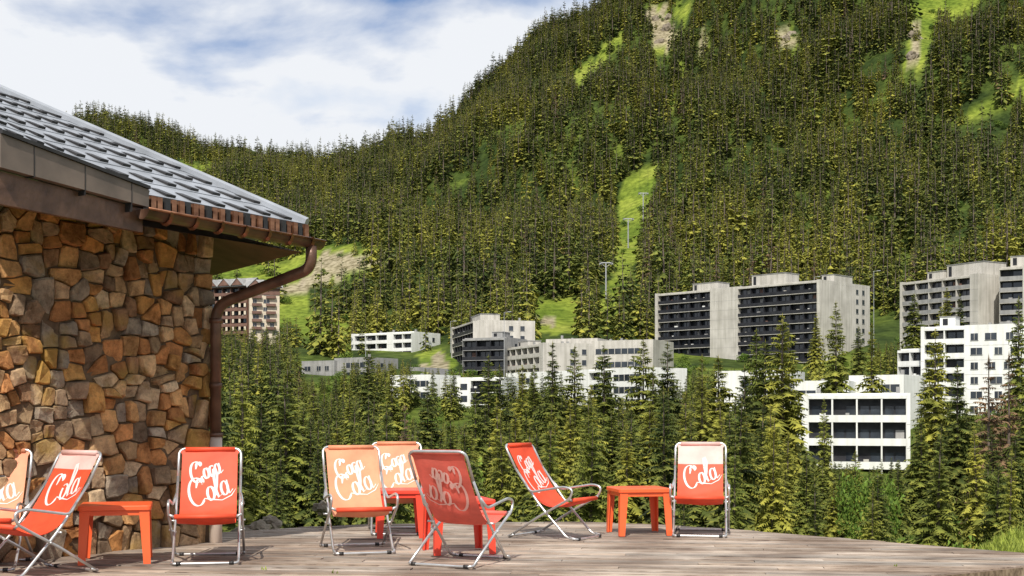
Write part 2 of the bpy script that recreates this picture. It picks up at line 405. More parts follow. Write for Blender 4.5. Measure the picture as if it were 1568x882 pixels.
    if pitched:
        e=1.2; zr=hh+3.6
        m.add([(-e,-e,hh+.3),(L+e,-e,hh+.3),(L+e,W_/2,zr),(-e,W_/2,zr),(L+e,W_+e,hh+.3),(-e,W_+e,hh+.3),
               (-e,-e,hh+.0),(L+e,-e,hh+.0)],[(0,1,2,3),(3,2,4,5),(6,7,1,0)],2)
        m.add([(.05,0,hh+.4),(.05,W_,hh+.4),(.05,W_/2,zr-.2),(L-.05,0,hh+.4),(L-.05,W_,hh+.4),(L-.05,W_/2,zr-.2)],[(0,1,2),(3,4,5)],5)
        for k in range(3):
            gx=L*(.18+.32*k)
            m.add([(gx-2.6,-e-.3,hh+.4),(gx+2.6,-e-.3,hh+.4),(gx,-e-.3,hh+2.8),(gx-2.6,W_/2,hh+.9),(gx+2.6,W_/2,hh+.9),(gx,W_/2,hh+3.2)],[(0,1,2)],5)
            m.add([(gx-2.9,-e-.5,hh+.2),(gx+2.9,-e-.5,hh+.2),(gx,-e-.5,hh+3.0),(gx-2.9,W_/2,hh+.7),(gx+2.9,W_/2,hh+.7),(gx,W_/2,hh+3.3)],[(0,2,5,3),(1,4,5,2)],2)
        if wall==5:
            k=.9
            while k<L-1:
                for fl in range(1,6): m.box((k,-.18,hh-fh*fl-1.9),(k+.9,-.06,hh-fh*fl-.5),6 if R.random()<.8 else 4)
                k+=R.choice([2.4,3.0])
        else:
            for fl in range(1,6):
                for q in (.08,.55): m.box((L*q,-1.2,hh-fh*fl-.9),(L*(q+.32),-.2,hh-fh*fl+.1),5)
            m.box((-.1,-.3,hh-2.4),(L+.1,-.17,hh+.35),5)
    M=Matrix(((a.x,bb.x,0,A.x),(a.y,bb.y,0,A.y),(0,0,1,z0),(0,0,0,1)))
    return m.obj(name,BM,mw=M,attr=False)
bld('apartment_building',1003,424,1255,380,430,600,[(0,.02,'wall'),(.02,.36,'balc'),(.36,.44,'wall'),(.44,.53,'wall'),(.53,.985,'balc'),(.985,1,'wall')],28,roof=[(.2,.36,4,10,2.4),(.58,.78,3,10,3.2),(.93,.999,8,18,2)],bay=4.6)
bld('apartment_building',1378,365,1498,342,421,520,[(0,.03,'wall'),(.03,.9,'balc'),(.9,1,'wall')],22,roof=[(.3,.5,2,8,2),(.52,.97,3,12,3.4)],bay=4.4,parap=2)
bld('apartment_building',1530,338,1680,325,402,500,[(0,.25,'balc'),(.25,1,'win')],22,roof=[(.1,.4,2,8,2.6)],bay=4.4,parap=2)
bld('apartment_building',1410,266,1660,250,495,600,[(0,.02,'wall'),(.02,.28,'balc'),(.28,1,'win')],18,wall=1,roof=[(.1,.2,3,7,2)],bay=4,parap=1)
bld('apartment_building',1374,272,1412,268,536,600,[(0,1,'balc')],12,wall=1,bay=3,parap=1)
bld('terraced_building',1216,203,1394,198,606,700,[(0,.02,'wall'),(.02,.12,'wall'),(.12,.97,'balc'),(.97,1,'wall')],14,wall=1,bay=3.6,slab=1.1,parap=None,fh=3.6,gwin=0)
bld('low_building',1095,262,1212,256,570,640,[(0,.3,'wall'),(.3,1,'strip')],14,wall=1,gwin=0,fh=3.2)
bld('low_building',1212,250,1300,246,586,640,[(0,.5,'strip'),(.5,1,'wall')],14,wall=1,gwin=0,fh=3.2)
bld('low_building',1300,256,1384,250,577,640,[(0,.5,'wall'),(.5,1,'strip')],14,wall=1,gwin=0,fh=3.2)
bld('apartment_building',691,418,724,386,492,570,[(0,.04,'wall'),(.04,1,'balc')],19,roof=[(.5,.9,3,9,2)],bay=4,wall=0,gwin=2)
bld('apartment_building',708,380,772,374,518,570,[(0,1,'balc')],15,wall=2,bay=4,parap=3,roof=[(.6,.85,3,8,1.6)])
bld('apartment_building',758,385,832,352,527,580,[(0,.08,'wall'),(.08,.92,'balc'),(.92,1,'wall')],16,wall=0,bay=4,parap=0,roof=[(.3,.5,3,7,1.5)])
bld('apartment_building',836,372,915,366,520,580,[(0,.4,'wall'),(.4,1,'strip')],16,wall=0,gwin=0,fh=3.4)
bld('apartment_building',885,360,1000,350,522,580,[(0,.2,'wall'),(.2,.9,'strip'),(.9,1,'wall')],16,wall=0,gwin=0,fh=3.6)
bld('low_building',775,345,868,325,574,640,[(0,.5,'strip'),(.5,1,'wall')],14,wall=1,gwin=0,ref='l')
bld('low_building',868,322,985,300,570,640,[(0,.3,'wall'),(.3,.6,'balc'),(.6,1,'strip')],14,wall=1,gwin=0,ref='l',parap=1,bay=4)
bld('apartment_building',538,455,630,440,509,560,[(0,.05,'wall'),(.05,.6,'balc'),(.6,.7,'wall'),(.7,1,'balc')],16,wall=1,bay=4.2,parap=1)
bld('apartment_building',462,402,512,396,554,590,[(0,1,'win')],14,wall=2)
bld('apartment_building',512,398,562,390,549,590,[(0,.3,'wall'),(.3,1,'strip')],14,wall=2)
bld('low_building',598,338,660,330,576,640,[(0,.4,'wall'),(.4,1,'strip')],12,wall=1,gwin=0)
bld('low_building',674,330,708,318,582,640,[(0,.5,'wall'),(.5,1,'win')],14,wall=1,gwin=2)
bld('low_building',700,316,768,312,580,640,[(0,.3,'strip'),(.3,1,'balc')],12,wall=1,gwin=0,parap=3)
bld('chalet',315,494,378,486,438,500,[(0,1,'balc')],10,wall=5,bay=3.6,parap=5,pitched=True)
bld('chalet',382,484,428,487,442,500,[(0,1,'win')],9,wall=6,bay=3.6,parap=5,pitched=True,gwin=0)

def blocked(X,Yy,pad=2.0):
    p=Vector((X,Yy))
    for A,a,bb,L,W_,zt,nm in foot:
        q=p-A; s=q.dot(a); t=q.dot(bb)
        if -pad<s<L+pad and -pad<t<W_+pad: return True
    return False
# ---------------------------------------------------------------- forest scatter
capx=[-400,330,455,460,600,605,740,745,1000,1010,1200,1210,1290,1300,1345,1350,1400,1405,1700]
capy=[520,515,520,592,598,634,638,602,605,575,612,692,694,705,705,694,696,618,610]
def cap(x,d):
    if 300<x<436 and d>300: return 496 if d<475 else -1e9
    if 525<x<645 and 300<d<442: return 548
    if d>430: return -1e9
    c=np.interp(x,capx,capy)
    if d>300 and 460<x<1000: return 572 if x<640 else 560
    if d>290 and x>=1000: return 520 if not(1000<x<1340) else 560
    return c
def grid(d0,d1,cell,R,xlo=-150,xhi=1720):
    out=[]
    y=d0
    while y<d1:
        x0=(xlo-CX)*y/F; x1=(xhi-CX)*y/F; x=x0
        while x<x1:
            X=x+R.uniform(-.6,.6)*cell; Yy=y+R.uniform(-.6,.6)*cell
            out.append((X,Yy)); x+=cell
        y+=cell
    return out
def place(pts,R,hmin,hmax,nk,dens=1.0,dryp=0.01,wide=1.0,use_clear=True):
    P=[];S=[];Rt=[];I=[]
    arr=np.array(pts); zs=zter(arr[:,0],arr[:,1])
    for (X,Yy),z in zip(pts,zs):
        if R.random()>dens: continue
        xp=CX+F*X/Yy; yp=HY-(z-H)*F/Yy
        if yp<-60: continue
        nz=mnoise.noise(Vector((X/24,Yy/36,3)))
        if Yy>420 and nz>(.46 if R.random()<.8 else .65): continue
        h=R.uniform(hmin,hmax)*(1+.5*mnoise.noise(Vector((X/60,Yy/60,9))))
        q=R.random()
        if q<.3: h*=.55
        elif q>.93: h*=1.25
        c=cap(xp,Yy)
        top=yp-h*F/Yy
        if top<c: h=(yp-c)*Yy/F*R.uniform(.8,1.0)
        if h<3.5: continue
        if use_clear and Yy>380:
            if R.random()>.05 and (inclear(xp,yp) or inclear(xp,yp-.55*h*F/Yy)) : continue
        if 150<Yy<520 and blocked(X,Yy,2.5): continue
        P.append((X,Yy,z-.3)); w=h*R.uniform(.8,1.25)*wide; S.append((w,w,h)); Rt.append((R.uniform(-.03,.03),R.uniform(-.03,.03),R.uniform(0,6.28)))
        I.append(nk if R.random()<dryp else R.randrange(nk))
    return P,S,Rt,I
R=random.Random(11)
P=place(grid(420,1480,7.2,R,40),R,15,25,6,dens=.98,dryp=.014,wide=1.0); scatter('spruce_forest',cfar,*P)
P=place(grid(175,425,5.9,R,60),R,11,20,5,dens=.92,dryp=.03); scatter('valley_spruce_wood',cmid,*P)
P=place(grid(62,175,5.8,R,60),R,9,16,6,dens=.78,dryp=0,); P=(P[0],P[1],P[2],[i%6 for i in P[3]]); scatter('young_spruce_wood',cnear,*P)
pts=grid(30,400,6,R); P=[];S=[];Rt=[];I=[]
zs=zter(np.array(pts)[:,0],np.array(pts)[:,1])
for (X,Yy),z in zip(pts,zs):
    if R.random()<.6 or blocked(X,Yy,1): continue
    s=R.uniform(1.0,3.2)*(1 if Yy>60 else .6); P.append((X,Yy,z-.1)); S.append((s*1.3,s*1.3,s)); Rt.append((0,0,R.uniform(0,6))); I.append(R.randrange(3))
pts=grid(430,1350,13,R); zs=zter(np.array(pts)[:,0],np.array(pts)[:,1])
for (X,Yy),z in zip(pts,zs):
    xp=CX+F*X/Yy; yp=HY-(z-H)*F/Yy
    nz=mnoise.noise(Vector((X/24,Yy/36,3)))
    if R.random()<(.6 if inclear(xp,yp) else (.3 if nz>.3 else .85)): continue
    s=R.uniform(1.5,4.5); P.append((X,Yy,z-.2)); S.append((s*1.3,s*1.3,s)); Rt.append((0,0,R.uniform(0,6))); I.append(R.randrange(3))
scatter('shrub_mass',cb,P,S,Rt,I)
TT=[(565,535,210),(600,560,190),(655,590,170),(535,588,180),(480,585,170),(440,605,150),(395,612,140),(748,545,165),(728,600,140),(818,558,175),(846,524,170),(880,530,172),(925,530,165),(905,590,120),
(985,520,175),(1022,525,165),(1075,545,150),(1050,600,120),(1140,560,150),(1198,483,150),(1172,522,160),(1280,462,225),(1335,495,225),(1262,610,130),(1432,505,150),(1466,560,130),(1514,545,120),(1545,540,128),(1575,560,120),(1310,690,100),
(690,640,120),(780,650,110),(850,640,100),(960,650,105),(1105,640,110),(1180,620,105),(1235,690,90),(1375,705,95),(620,620,130),(560,650,110),(500,655,105),(430,680,90),(1250,480,330),(1315,500,300),(1400,450,330),(1450,440,325),(1470,450,322),(1560,455,230),(345,700,85),
(1440,470,300),(1108,405,440),(1118,402,450),(1208,505,170),(1000,560,160),(800,560,180),(1158,505,185),(1100,545,175),(765,560,170),(1415,570,170)]
R=random.Random(5)
for i,(x,yt,d) in enumerate(TT):
    X=(x-CX)*d/F
    z=float(zter(X,d))
    zt=H+(HY-yt)*d/F; h=zt-z
    if h<5: continue
    dry=(x,yt) in ((1514,545),(620,620),(1545,540))
    o=bpy.data.objects.new('spruce_tree',near_dry if dry else near_me[i%6]); COL.objects.link(o)
    w=min(h,23)*R.uniform(.92,1.15); 
    if (x,yt)==(1262,610): w*=.7
    o.location=(X,d,z); o.scale=(w,w,h); o.rotation_euler=(0,0,R.uniform(0,6.28))
for (x,yt,d) in ((1322,705,88),(690,672,88),(1490,805,40)):
    X=(x-CX)*d/F; z=float(zter(X,d)); h=H+(HY-yt)*d/F-z
    o=bpy.data.objects.new('leafy_bush',big_bush); COL.objects.link(o); o.location=(X,d,z-.1); o.scale=(max(h,1.2)*.5,max(h,1.2)*.5,max(h,1.2)); o.rotation_euler=(0,0,R.uniform(0,6))

# road in the valley
asph=noisy('asphalt',(.10,.10,.10),(.16,.155,.15),1.5,.9)
rp_=[]
for x,d in ((630,400),(655,396),(676,388),(690,374),(702,362),(716,352)):
    X=(x-CX)*d/F; rp_.append((X,d,float(zter(X,d))+.5))
rp_=smoothpath(rp_,6); m=MB(); vs=[]
for i,p in enumerate(rp_):
    t=(rp_[min(i+1,len(rp_)-1)]-rp_[max(i-1,0)]); t.z=0; t.normalize(); o=Vector((t.y,-t.x,0))
    for k in (-3.4,3.4): vs.append(p+o*k)
n_=len(rp_); m.add(vs,[(2*i,2*i+1,2*i+3,2*i+2) for i in range(n_-1)],0)
m.add([v for i in range(n_) for v in (vs[2*i+1],vs[2*i+1]+Vector((0,0,-2.5)))],[(2*i,2*i+1,2*i+3,2*i+2) for i in range(n_-1)],1)
m.add([v for i in range(n_) for v in (vs[2*i],vs[2*i]+Vector((0,0,-2.5)))],[(2*i,2*i+1,2*i+3,2*i+2) for i in range(n_-1)],1)
m.obj('road',[asph,greyc])

# ski lift pylons, lamps
steel=noisy('galvanised_steel',(.36,.37,.38),(.5,.5,.51),3,.5,.5)
def pylon(x,yb,yt,d):
    X=(x-CX)*d/F; z=float(zter(X,d)); zt=H+(HY-yt)*d/F; h=max(min(zt-z,15),6)
    m=MB(); m.tube([(0,0,-2),(0,0,h)],[.38,.24],n=8); m.box((-2.4,-.2,h-.25),(2.4,.2,h+.1))
    for s in (-1,1):
        m.box((s*2.4-.18,-1.8,h-.75),(s*2.4+.18,1.8,h-.4)); 
        m.tube([(s*.2,0,h-1.8),(s*2.1,0,h-.2)],.09,n=6)
        m.box((s*2.4-.4,-.6,h+.1),(s*2.4+.4,.6,h+.16)); 
        for q in (-1.3,-.45,.45,1.3): m.tube([(s*2.4-.28,q,h-.8),(s*2.4+.28,q,h-.8)],.24,n=8)
    m.box((-.3,-.42,0),(-.1,-.3,h-.5))
    o=m.obj('ski_lift_pylon',[steel]); o.location=(X,d,z)
    return (X,d,z+h)
pl=[pylon(928,452,402,520),pylon(962,345,315,660),pylon(985,300,268,720)]
m=MB()
for s in (-1,1):
    pp=[(p[0]+2.4*s,p[1],p[2]-.2) for p in pl]
    m.tube([(pp[0][0]-3,400,pp[0][2]-28)]+pp+[(pp[2][0]+30,1000,pp[2][2]+120)],.03,n=4)
m.obj('ski_lift_cable',[darkp])
def lamp(x,yt,d,hh=8):
    X=(x-CX)*d/F; zt=H+(HY-yt)*d/F; m=MB()
    zb=float(zter(X,d)); hh=max(hh,zt-zb)
    m.tube([(0,0,0),(0,0,hh)],[.10,.06],n=6); m.tube([(0,0,hh-.1),(1.3,0,hh+.1)],.05,n=5); m.box((.9,-.16,hh+.02),(1.9,.16,hh+.18))
    o=m.obj('street_lamp',[steel]); o.location=(X,d,zt-hh)
for a in ((772,478,350),(1338,415,372),(690,492,430),(1247,424,430),(560,520,400)): lamp(*a)

# rocks
rockm=noisy('limestone_rock',(.15,.12,.09),(.34,.29,.22),.35,.95,bump=.6,bscale=1.5)
def rock(name,loc,sc,seed,n=3):
    import bmesh
    bm=bmesh.new(); bmesh.ops.create_icosphere(bm,subdivisions=n,radius=1)
    for v in bm.verts:
        q=v.co*1.3+Vector((seed*3.1,0,0)); k=1+.45*mnoise.noise(q)+.25*mnoise.noise(q*3)+.15*mnoise.noise(q*8); v.co*=k; v.co.z=round(v.co.z*3)/3*.6+v.co.z*.4
    me=bpy.data.meshes.new(name); bm.to_mesh(me); bm.free(); me.materials.append(rockm)
    o=bpy.data.objects.new(name,me); COL.objects.link(o); o.location=loc; o.scale=sc; o.rotation_euler=(0,0,seed); return o
def solve_d(x,y):
    for d in np.arange(420,1500,5.):
        X=(x-CX)*d/F; z=float(zter(X,d))
        if HY-(z-H)*F/d<=y: return d,X,z
    return 1400,(x-CX)*1400/F,0
for i,(x,y,s) in enumerate([(1005,30,4),(1020,46,5),(1010,66,4),(1024,28,4),(1203,62,3.5),(1212,56,3),(1400,58,4.5),(1396,88,4)]):
    d,X,z=solve_d(x,y); rock('rock_outcrop',(X,d,z-s*.2),(s*1.3,s*.8,s),i+1)

# ---------------------------------------------------------------- terrace deck
def clip(poly,a,b,c):
    out=[]
    for i in range(len(poly)):
        p=poly[i];q=poly[(i+1)%len(poly)]; dp=a*p[0]+b*p[1]-c; dq=a*q[0]+b*q[1]-c
        if dp<=0: out.append(p)
        if (dp<0<dq) or (dq<0<dp):
            t=dp/(dp-dq); out.append((p[0]+(q[0]-p[0])*t,p[1]+(q[1]-p[1])*t))
    return out
deckP=[(-8,3.5),(-6,4.0),(3.40,10.42),(5.0,11.5),(4.75,12.1),(3.65,13.33),(2.6,14.55),(1.69,15.4),(.8,15.68),(-.65,15.62),(-1.6,15.4),(-2.4,14.95),(-3.3,14.2),(-4.5,13.5),(-8,12.5)]
deckm,nt,b,out=newmat('weathered_wood')
tc=N(nt,'ShaderNodeTexCoord'); mp=N(nt,'ShaderNodeMapping'); mp.inputs['Rotation'].default_value=(0,0,math.radians(7)); mp.inputs['Scale'].default_value=(1.2,22,8)
nt.links.new(tc.outputs['Object'],mp.inputs[0]); n=N(nt,'ShaderNodeTexNoise'); n.inputs['Scale'].default_value=2; n.inputs['Detail'].default_value=8; nt.links.new(mp.outputs[0],n.inputs['Vector'])
n2=N(nt,'ShaderNodeTexNoise'); n2.inputs['Scale'].default_value=1.1; n2.inputs['Detail'].default_value=8; nt.links.new(tc.outputs['Object'],n2.inputs['Vector'])
r=ramp(nt,[(.3,(.17,.125,.10)),(.5,(.41,.33,.265)),(.7,(.60,.51,.43))],n.outputs[0]); r2=ramp(nt,[(.38,(.55,.50,.47)),(.58,(1,1,1))],n2.outputs[0])
at=N(nt,'ShaderNodeAttribute',attribute_name='col')
cc=mix(nt,r.outputs[0],r2.outputs[0],1,'MULTIPLY'); cc=mix(nt,cc,at.outputs['Color'],1,'MULTIPLY'); nt.links.new(cc,b.inputs['Base Color']); b.inputs['Roughness'].default_value=.8
bp=N(nt,'ShaderNodeBump'); bp.inputs['Strength'].default_value=.5; bp.inputs['Distance'].default_value=.01; nt.links.new(n.outputs[0],bp.inputs['Height']); nt.links.new(bp.outputs[0],b.inputs['Normal'])
deck=empty('wooden_terrace')
m=MB(); th=math.radians(-7); ux,uy=math.cos(th),math.sin(th); nx,ny=-uy,ux
bw=.135; gap=.020; R=random.Random(3)
s=1.0
while s<17:
    cuts=[-10]; 
    k=-9+R.uniform(0,2.5)
    while k<8: cuts.append(k); k+=R.uniform(2.6,4.2)
    cuts.append(8)
    for c0,c1 in zip(cuts[:-1],cuts[1:]):
        p=list(deckP)
        p=clip(p,nx,ny,s+bw-gap)
        if len(p)>2: p=clip(p,-nx,-ny,-s)
        if len(p)>2: p=clip(p,ux,uy,c1-.003)
        if len(p)>2: p=clip(p,-ux,-uy,-c0-.003)
        if len(p)<3: continue
        nn=len(p); z=R.uniform(-.006,.005)
        vs=[(x,y,z) for x,y in p]+[(x,y,z-.03) for x,y in p]
        sh=R.uniform(.62,1.15); tint=R.uniform(-.04,.05)
        m.add(vs,[tuple(range(nn)),tuple(range(2*nn-1,nn-1,-1))]+[(i,i+nn,(i+1)%nn+nn,(i+1)%nn) for i in range(nn)],0,(sh+tint,sh,sh-tint))
    s+=bw
m.obj('deck_boards',[deckm],parent=deck)
m=MB()
nP=len(deckP)
for i in range(nP):
    p=Vector(deckP[i]); q=Vector(deckP[(i+1)%nP]); t=(q-p).normalized(); o=Vector((t.y,-t.x)); 
    a=p+o*.004; bq=q+o*.004; a2=p+o*.045; b2=q+o*.045
    m.add([(a.x,a.y,-.33),(bq.x,bq.y,-.33),(b2.x,b2.y,-.33),(a2.x,a2.y,-.33),(a.x,a.y,-.006),(bq.x,bq.y,-.006),(b2.x,b2.y,-.006),(a2.x,a2.y,-.006)],
      [(0,3,2,1),(4,5,6,7),(0,1,5,4),(1,2,6,5),(2,3,7,6),(3,0,4,7)],0,(.7,.62,.55))
    c=p*.97+Vector((0,.2)); m.box((c.x-.08,c.y-.08,-1.6),(c.x+.08,c.y+.08,-.34),0,(.6,.5,.45))
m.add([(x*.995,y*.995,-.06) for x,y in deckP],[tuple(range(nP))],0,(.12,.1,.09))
m.obj('deck_frame',[deckm],parent=deck)

# grass tufts
grassm=foliage_mat('grass_blades',(.14,.22,.03),(.24,.32,.04),(.32,.37,.06),(.42,.44,.12),.35)
def tuft(name,items,seed):
    R=random.Random(seed); v=[];f=[];tip=[]
    for (x,y,z,n,rad,h) in items:
        for _ in range(n):
            a=R.uniform(0,6.28); rr=rad*math.sqrt(R.random()); bx=x+rr*math.cos(a); by=y+rr*math.sin(a); hh=h*R.uniform(.4,1.1); a2=R.uniform(0,6.28); w=.006+.01*R.random()*min(1,h*3)
            l=hh*R.uniform(.1,.6); o=len(v); c,s=math.cos(a2),math.sin(a2)
            v+=[(bx-s*w,by+c*w,z),(bx+s*w,by-c*w,z),(bx+c*l*.4+s*w*.7,by+s*l*.4-c*w*.7,z+hh*.6),(bx+c*l*.4-s*w*.7,by+s*l*.4+c*w*.7,z+hh*.6),(bx+c*l,by+s*l,z+hh)]
            f+=[(o,o+1,o+2,o+3),(o+3,o+2,o+4)]; tip+=[0,0,.5,.5,1]
    me=bpy.data.meshes.new(name); me.from_pydata(v,[],f); me.materials.append(grassm)
    at=me.attributes.new('tip','FLOAT','POINT'); at.data.foreach_set('value',tip)
    o=bpy.data.objects.new(name,me); COL.objects.link(o)
R=random.Random(8); it=[]
for _ in range(480):
    d=R.uniform(14.2,20); xp=R.uniform(1440,1750); X=(xp-CX)*d/F
    it.append((X,d,float(zter(X,d)),30,.22,.26))
for _ in range(260):
    d=R.uniform(15.8,19); xp=R.uniform(300,1500); X=(xp-CX)*d/F
    it.append((X,d,float(zter(X,d)),14,.25,.35))
tuft('meadow_grass',it,1)
it=[]
for (x,y) in ((512,878),(405,872),(1370,868)):
    d=2500/(y-HY); it.append(((x-CX)*d/F,d,0,R.randint(5,9),.03,.03))
tuft('weed_tufts',it,2)

# ---------------------------------------------------------------- stone house
house=empty('stone_house')
sm,nt,b,out=newmat('rubble_stone')
at=N(nt,'ShaderNodeAttribute',attribute_name='col'); tc=N(nt,'ShaderNodeTexCoord')
n=N(nt,'ShaderNodeTexNoise'); n.inputs['Scale'].default_value=7; n.inputs['Detail'].default_value=12; n.inputs['Roughness'].default_value=.75; nt.links.new(tc.outputs['Object'],n.inputs['Vector'])
r=ramp(nt,[(.32,(.36,.30,.26)),(.48,(.88,.86,.84)),(.62,(1.35,1.32,1.25))],n.outputs[0])
cc=mix(nt,at.outputs['Color'],r.outputs[0],1,'MULTIPLY')
n3=N(nt,'ShaderNodeTexNoise'); n3.inputs['Scale'].default_value=2.2; n3.inputs['Detail'].default_value=9; nt.links.new(tc.outputs['Object'],n3.inputs['Vector'])
lk=ramp(nt,[(.54,(0,0,0)),(.66,(.6,.6,.6))],n3.outputs[0]); cc=mix(nt,cc,(.38,.24,.055),lk.outputs[0])
nt.links.new(cc,b.inputs['Base Color']); b.inputs['Roughness'].default_value=.9; b.inputs['Specular IOR Level'].default_value=.15
bp=N(nt,'ShaderNodeBump'); bp.inputs['Strength'].default_value=1; bp.inputs['Distance'].default_value=.05; nt.links.new(n.outputs[0],bp.inputs['Height']); nt.links.new(bp.outputs[0],b.inputs['Normal'])
mort=noisy('mortar',(.08,.05,.03),(.17,.11,.06),12,.95,bump=.5)
wd=Vector((-.58,-.815)).normalized(); wc=Vector((-3.06,13.2)); wn=Vector((-wd.y,wd.x))
if wn.x<0: wn=-wn
WL=5.2; WH=3.35
m=MB(); R=random.Random(21)
pts=[]; 
gx=.15; gz=.12
for i in range(int(WL/gx)+1):
    for j in range(int(WH/gz)+1):
        if R.random()<.38: continue
        pts.append(((i+.5+R.uniform(-.5,.5))*gx,(j+.5+R.uniform(-.5,.5))*gz+(.5*gz if i%2 else 0)))
pal=[(.56,.27,.10),(.47,.22,.09),(.60,.34,.15),(.34,.20,.115),(.50,.34,.20),(.43,.30,.19),(.57,.37,.20),(.50,.23,.09),(.30,.21,.14),(.64,.47,.30),(.54,.29,.10),(.38,.31,.24)]
for i,(px,pz) in enumerate(pts):
    poly=[(max(0,px-.5),max(-.1,pz-.5)),(min(WL,px+.5),max(-.1,pz-.5)),(min(WL,px+.5),min(WH,pz+.5)),(max(0,px-.5),min(WH,pz+.5))]
    for j,(qx,qz) in enumerate(pts):
        if i==j or abs(qx-px)>.75 or abs(qz-pz)>.75: continue
        a_=qx-px; b_=(qz-pz); mx=(px+qx)/2; mz=(pz+qz)/2
        wx,wz=a_,b_
        if abs(a_)>abs(b_)*1.15: wz=b_*.4
        elif abs(b_)>abs(a_)*1.15: wx=a_*.4
        l=math.hypot(wx,wz)+1e-6
        poly=clip(poly,wx/l,wz/l,(wx*mx+wz*mz)/l-.005)
        if len(poly)<3: break
    if len(poly)<3: continue
    P2=[]
    for k in range(len(poly)):
        p=poly[k];q=poly[(k+1)%len(poly)]
        P2.append(p)
        if math.hypot(q[0]-p[0],q[1]-p[1])>.05: P2.append(((p[0]+q[0])/2+R.uniform(-.012,.012),(p[1]+q[1])/2+R.uniform(-.012,.012)))
    P3=[]
    nn=len(P2)
    for k in range(nn):
        a1=P2[k-1];a2=P2[k];a3=P2[(k+1)%nn]; P3.append((a2[0]*.9+(a1[0]+a3[0])*.05,a2[1]*.9+(a1[1]+a3[1])*.05))
    dep=R.uniform(.01,.09); tx=R.uniform(-.25,.25); tz=R.uniform(-.25,.25)
    cxx=sum(p[0] for p in P3)/nn; czz=sum(p[1] for p in P3)/nn
    def w3(u,z,o): q=wc+wd*u+wn*o; return (q.x,q.y,z)
    v=[w3(x,z,-.05) for x,z in P3]
    v+=[w3(x,z,dep*.75+tx*(x-cxx)+tz*(z-czz)) for x,z in P3]
    v+=[w3(cxx+(x-cxx)*.88,czz+(z-czz)*.88,dep+tx*(x-cxx)+tz*(z-czz)+R.uniform(-.008,.008)) for x,z in P3]
    v+=[w3(cxx,czz,dep+R.uniform(-.01,.008))]
    fs=[]
    for k in range(nn):
        k2=(k+1)%nn; fs+=[(k,k2,nn+k2,nn+k),(nn+k,nn+k2,2*nn+k2,2*nn+k),(2*nn+k,2*nn+k2,3*nn)]
    c=R.choice(pal); q=R.uniform(.65,1.15); m.add(v,fs,0,(c[0]*q,c[1]*q,c[2]*q))
m.obj('stone_facing',[sm],parent=house)
m=MB()
a=wc; bq=wc+wd*WL; c=bq-wn*4; d_=wc-wn*4
def prism(m,P,z0,z1,mi=0,col=(1,1,1)):
    n=len(P); m.add([(p[0],p[1],z0) for p in P]+[(p[0],p[1],z1) for p in P],[tuple(range(n))[::-1],tuple(range(n,2*n))]+[(i,(i+1)%n,n+(i+1)%n,n+i) for i in range(n)],mi,col)
prism(m,[a,bq,c,d_],-.6,3.3); m.obj('wall_core',[mort],parent=house)
# roof
zE=3.17
E=Vector((-3.90,9.78,zE+.1)); P1=Vector((-3.19,11.2,zE)); P2_=Vector((-2.04,13.0,zE)); Q=Vector((-5.49,14.0,4.75))
R1=P2_+(Q-P2_)*1.5; R0=Vector((-7.4,13.25,R1.z)); Rm=(R0+R1)/2
roofm=noisy('metal_tiles',(.25,.265,.29),(.38,.40,.44),3,.40,.2,attr='col',bump=.1)
darkm=noisy('dark_metal',(.018,.017,.018),(.045,.042,.042),5,.5,.3)
rust=noisy('rusty_brown_metal',(.07,.035,.022),(.18,.095,.06),6,.4,.3,bump=.25,bscale=20)
copper=noisy('copper_gutter',(.13,.05,.025),(.42,.20,.11),5,.35,.7,stretch=(1,1,3))
soff=noisy('soffit_wood',(.09,.045,.025),(.16,.08,.045),4,.8)
m=MB(); R=random.Random(2)
NC=12
for seg,nt_ in ((0,6),(1,7)):
    A,B,C,D=(E,P1,R0,Rm) if seg==0 else (P1,P2_,Rm,R1)
    def rp(u,v): return (A*(1-u)+B*u)*(1-v)+(C*(1-u)+D*u)*v
    nrm=(B-A).cross(C-A).normalized()
    if nrm.z<0: nrm=-nrm
    for ci in range(NC):
        v0=ci/NC; v1=(ci+1)/NC
        for k in range(nt_):
            u0=k/nt_;u1=(k+1)/nt_
            lf=.010
            sh=R.uniform(.88,1.08)
            a0=rp(u0,v0);b0=rp(u1,v0);b1=rp(u1,v1);a1=rp(u0,v1)
            m.add([a0+nrm*lf,b0+nrm*lf,b1+nrm*.004,a1+nrm*.004],[(0,1,2,3)],0,(sh,sh,sh))
            m.add([a0+nrm*lf,b0+nrm*lf,b0-nrm*.005,a0-nrm*.005],[(0,1,2,3)],0,(.7,.7,.7))
            off=.5 if ci%2 else 0
            ua=u0+(.08+off*.95)/nt_; ub=ua+.36/nt_
            if ub>1.0: continue
            va=v0+.10/NC; vb=v0+.60/NC
            pa=rp(ua,va);pb=rp(ub,va);pc_=rp(ub,vb);pd=rp(ua,vb)
            m.add([pa+nrm*.034,pb+nrm*.034,pc_+nrm*.014,pd+nrm*.014],[(0,1,2,3)],1)  # dark tabs paint in the shade at the pressed tile hoods
            m.add([pa+nrm*.034,pb+nrm*.034,pb+nrm*.008,pa+nrm*.008],[(0,1,2,3)],1)
            m.add([pa+nrm*.034,pa+nrm*.008,pd+nrm*.014],[(0,1,2)],1); m.add([pb+nrm*.034,pb+nrm*.008,pc_+nrm*.014],[(0,1,2)],1)
m.obj('roof_tiles',[roofm,darkm],parent=house)
m=MB()
P3_=P2_+Vector((-3.6,5.5,0)); back=Vector((-9,16.5,R1.z))
m.add([P2_,P3_,back,R1],[(0,1,2,3)],0); m.add([R0,R1,back],[(0,1,2)],0)
m.add([E+Vector((0,0,-.02)),R0+Vector((0,0,-.02)),R0+Vector((0,0,-.2)),E+Vector((0,0,-.2))],[(0,1,2,3)],1)
